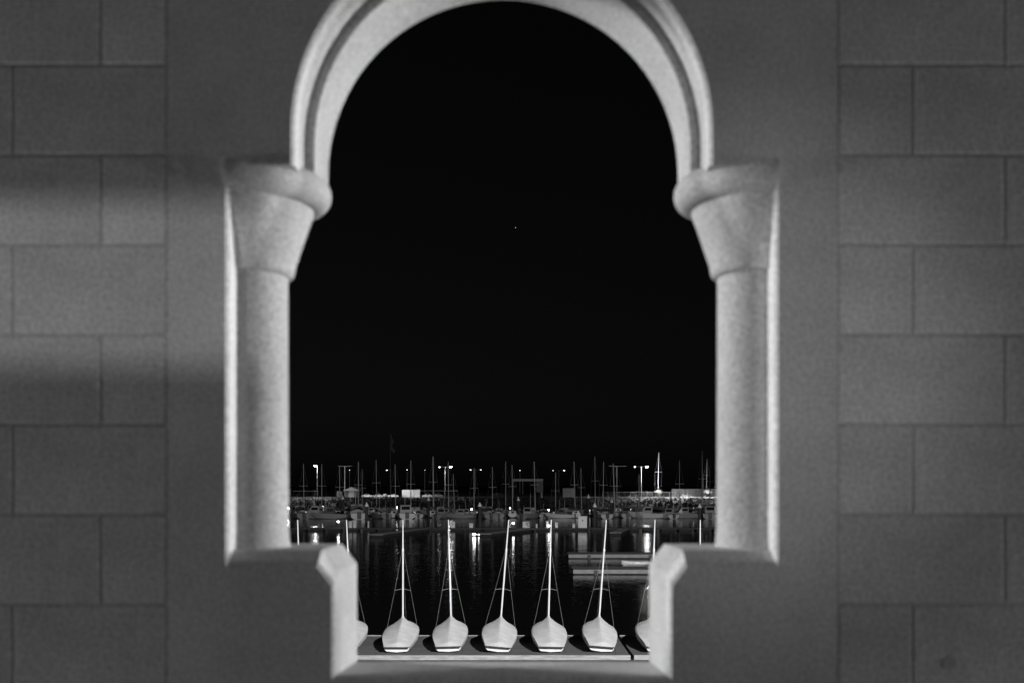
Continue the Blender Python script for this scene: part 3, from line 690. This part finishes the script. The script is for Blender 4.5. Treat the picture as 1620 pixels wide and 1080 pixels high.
# containers and trailers
def container(px0, px1, yt, D, label, m_):
    wd = (px1 - px0)/FPX*D; ht = max(1.6, Z_(yt, D) - SHZ)
    t = thing('shipping_container', label, 'container', (X_((px0+px1)/2, D), D, SHZ + .02), 0, 'containers on the far shore')
    c = MB(); n_ = max(6, int(wd/.5)); pts = []
    for k in range(n_*2 + 1): pts.append((-wd/2 + wd*k/(n_*2), -.06 if k % 2 else 0))
    c.loft([[(x, y, .12) for x, y in pts], [(x, y, ht - .12) for x, y in pts]], closed=False)
    c.box((-wd/2, .01, .1), (wd/2, 2.4, ht - .1)); c.build('body', m_, t)
    MB().box((-wd/2 - .02, -.09, ht - .118), (wd/2 + .02, 2.42, ht)).build('top_rail', m_, t)
    MB().box((-wd/2 - .02, -.09, 0), (wd/2 + .02, 2.42, .098)).build('bottom_rail', m_, t)
container(890.5, 910, 772, 412, 'pale steel container standing right of the middle masts', M_METALBOX)
container(636, 664, 774.5, 414, 'bright long white container among the parked cars', M_WHITE)
container(533, 540, 777, 407, 'small white lit cabinet left of the shed', M_WHITE)
# cars
CARM = [mat('car_paint_white', .75, .25, .02), mat('car_paint_silver', .45, .25, .02), mat('car_paint_dark', .05, .2, .02)]
def car(px, D, ci, label, rz=0):
    t = thing('parked_car', label, 'car', (X_(px, D), D, SHZ + .01), rz, 'cars parked on the far shore')
    b_ = MB(); pr = [(-2.1, .35, .75), (-2.05, .3, .92), (-1.2, .25, .98), (-.75, .25, 1.45), (.6, .25, 1.47), (1.15, .25, 1.0), (1.95, .3, .85), (2.12, .35, .6)]
    b_.loft([[(x, -.85, zl), (x, -.85 if zt_ < 1.1 else -.85, min(zt_, .95)), (x, -.68, zt_), (x, .68, zt_), (x, .85, min(zt_, .95)), (x, .85, zl)] for x, zl, zt_ in pr], closed=True, caps=True)
    b_.build('body', CARM[ci], t, True, 30)
    for sg in (-1, 1):
        wn = MB().add([(-1.05, sg*.84, 1.0), (.98, sg*.84, 1.0), (.55, sg*.712, 1.40), (-.70, sg*.712, 1.40)], [(0,1,2,3)]).build('side_window', M_GLASS, t); 
        wn.location.y = sg*.008
        for xx in (-1.3, 1.35):
            w_ = MB().tube((xx, sg*.70, .32), (xx, sg*.88, .32), .32, n=14).build('wheel', M_RUBBER, t)
            MB().tube((xx, sg*.882, .32), (xx, sg*.89, .32), .19, n=10).build('rim', M_POLE, w_)
        MB().box((2.02, sg*.6 - .16, .62), (2.13, sg*.6 + .16, .76)).build('headlight', M_WHITE, t)
for px, D, ci, lab, rz in ((580, 409, 0, 'white parked car under the left masts, leftmost of the cars', .2), (598, 409, 1, 'silver parked car between two left masts', 0), (610, 413, 0, 'white parked car beside the flagpole foot', 1.2), (622, 409, 0, 'white parked car left of the long container', .1), (676, 410, 0, 'white parked car right of the long container', PI), (693, 411, 1, 'silver parked car near the double arm lamp', .3), (1085, 409, 1, 'silver parked car before the block wall', 0), (1118, 409, 2, 'dark parked car at far right before the block wall', .1), (1000, 409.5, 2, 'dark parked car behind the mesh fence', 0)):
    car(px, D, ci, lab, rz)
# boats stored on land
def shore_boat(px, D, ytop_hull, mast_top, label):
    t = thing('stored_sailboat', label, 'sailboat', (X_(px, D), D, SHZ + .01), 0, 'sailboats stored on the far shore')
    V = VAR[0]
    for nm, k in (('hull', 'hull'), ('cabin', 'cabin'), ('guard_rail', 'rail'), ('sail_cover', 'sc')):
        o = obj(nm, V[k], t); o.location = (0, -3, 1.3); 
    for sx in (-.9, .9):
        for y_ in (-1, 2): MB().tube((sx*1.3, y_, 0), (sx*.7, y_, 1.55), .06, n=6).build('stand_leg', M_POLE, t)
    MB().bbox((-.2, -2, 0), (.2, 3, 1.0), .03).build('keel', M_WHITE, t)
    z0 = 2.35; h = Z_(mast_top, D) - SHZ - z0
    m_ = obj('mast', mast_mesh(h, .16), t, (0, 1.8, z0)); m_.rotation_euler = (0, .02, 0)
    obj('spreader', MB().tube((-1.4, 0, h*.5), (1.4, 0, h*.5), .04, n=5).mesh('spreader', M_ALU), m_)
    st_ = MB()
    for sg in (-1, 1): st_.tube((0, 0, h*.95), (sg*1.4, 0, h*.5), .02, n=4).tube((sg*1.4, 0, h*.5), (sg*1.25, 0, 0), .02, n=4)
    st_.build('stay', M_WIRE, m_)
shore_boat(1042, 411, 0, 715, 'white sailboat on stands beside the bright lamp, tall mast up')
shore_boat(1119, 414, 0, 726, 'white sailboat on stands at far right by the block wall')
# mesh fence
D = 405.6
t = thing('wire_fence', 'pale post and rail mesh fence along the road at right', 'fence', (X_(1000, D), D, SHZ))
xa, xb = X_(953, D) - X_(1000, D), X_(1068, D) - X_(1000, D)
MB().tube((xa, 0, 2.2), (xb, 0, 2.2), .05, n=6).build('top_rail', M_POLE, t)
MB().tube((xa, 0, .15), (xb, 0, .15), .05, n=6).build('bottom_rail', M_POLE, t)
nn = 13
for k in range(nn + 1): MB().tube((xa + (xb-xa)*k/nn, 0, 0), (xa + (xb-xa)*k/nn, 0, 2.3), .06, n=6).build('post', M_POLE, t)
wmesh = MB(); k = xa
while k < xb - 2:
    wmesh.add([(k,0,.15),(k+.02,0,.15),(k+2.07,0,2.2),(k+2.05,0,2.2)],[(0,1,2,3)]).add([(k+2.05,0,.15),(k+2.07,0,.15),(k+.02,0,2.2),(k,0,2.2)],[(0,1,2,3)]); k += .3
tag(wmesh.build('wire_mesh', M_WIRE, t), None, None, kind='stuff')
# kerb line along the road edge
k = thing('kerb', 'bright kerb stone line at the top of the rock slope', 'kerb', (0, 404.9, SHZ))
MB().bbox((24, -.2, .004), (110, .1, .22), .02).build('kerb_stone', mat('kerb_paint', .6, .8), k)
# slab added on the right bank, its lit look put into pale colour
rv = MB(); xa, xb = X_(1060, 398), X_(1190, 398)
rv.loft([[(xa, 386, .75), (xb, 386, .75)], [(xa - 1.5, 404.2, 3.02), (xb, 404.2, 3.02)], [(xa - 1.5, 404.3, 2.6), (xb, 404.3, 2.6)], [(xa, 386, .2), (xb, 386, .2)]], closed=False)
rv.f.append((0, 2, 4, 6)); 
k = thing('lit_bank', 'pale slab added for the lit bank below the block wall at far right', 'slope', (0, 0, 0))
rv.build('slab', mat('lit_bank_tone', .30, .9, .3, .25), k)
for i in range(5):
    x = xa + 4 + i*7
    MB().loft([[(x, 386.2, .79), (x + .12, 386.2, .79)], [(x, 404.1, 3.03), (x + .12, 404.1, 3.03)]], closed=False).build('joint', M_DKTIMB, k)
# block wall at far right
D = 430
t = thing('block_wall', 'pale coursed stone wall at the far right behind the parked cars', 'wall', (X_(1100, D), D, SHZ))
xa, xb = X_(1063, D) - X_(1100, D), X_(1160, D) - X_(1100, D); Hh = Z_(773, D) - SHZ
for r_ in range(3):
    x = xa - (1.2 if r_ % 2 else 0)
    while x < xb:
        wd = 2.6 + random.uniform(-.25, .25)
        MB().bbox((max(x, xa) + .03, random.uniform(-.06, .06), Hh*r_/3 + .02), (min(x + wd, xb + .5) - .03, 1.0, Hh*(r_+1)/3 - .02), .06).build('stone', M_STONE, t)
        x += wd
# bushes
def bush(px, D, w_, h_, label):
    t = thing('bush', label, 'bush', (X_(px, D), D, SHZ), 0, 'bushes on the far shore')
    m = MB()
    for i in range(900):
        a = random.uniform(0, 2*PI); u = random.uniform(-.1, 1); rr_ = math.sqrt(max(0, 1 - u*u)) * random.uniform(.55, 1.05)
        lump = 1 + .25*math.sin(3*a + 4*u)
        c = Vector((w_*rr_*math.cos(a)*lump, w_*.8*rr_*math.sin(a)*lump, h_*(.08 + .92*max(0, u)) * random.uniform(.8, 1.05)))
        d1 = Vector((random.uniform(-1,1), random.uniform(-1,1), random.uniform(-1,1))).normalized()*.14; d2 = d1.cross(Vector((random.random(), random.random(), random.random()))).normalized()*.09
        m.add([c-d1, c+d2, c+d1, c-d2], [(0,1,2,3)])
    m.build('foliage', M_LEAF, t)
    for k in range(5):
        a = k*1.3; MB().tube((0,0,0), (w_*.5*math.cos(a), w_*.4*math.sin(a), h_*.7), .06, .02, 5).build('stem', M_DKTIMB, t)
bush(970, 408, 1.7, 2.3, 'round lit bush left of the brightest street lamp')
bush(1023, 409.2, 1.9, 2.7, 'large round bush right under the brightest street lamp')
bush(788, 410, 3.2, 1.9, 'low dark bush behind the middle yachts')
# sign post at the right on the slope
D = 400
t = thing('shore_sign', 'small pale post sign on the rock slope at right', 'sign', (X_(1090, D), D, 1.9))
MB().tube((0, 0, 0), (0, 0, 1.6), .08, n=8).build('post', M_WHITE, t)
MB().bbox((-.45, -.05, 1.602), (.45, .05, 2.3), .02).build('sign_board', M_WHITE, t)
# star
o = MB().lathe([(0, -1.5), (1.1, -1.1), (1.5, 0), (1.1, 1.1), (0, 1.5)], n=10).build('star', mat('star_glow', .8, .5, 0, emit=1.0)); o.location = P(815.5, 360, 4500)
tag(o, 'single faint star in the black sky above the masts', 'star')
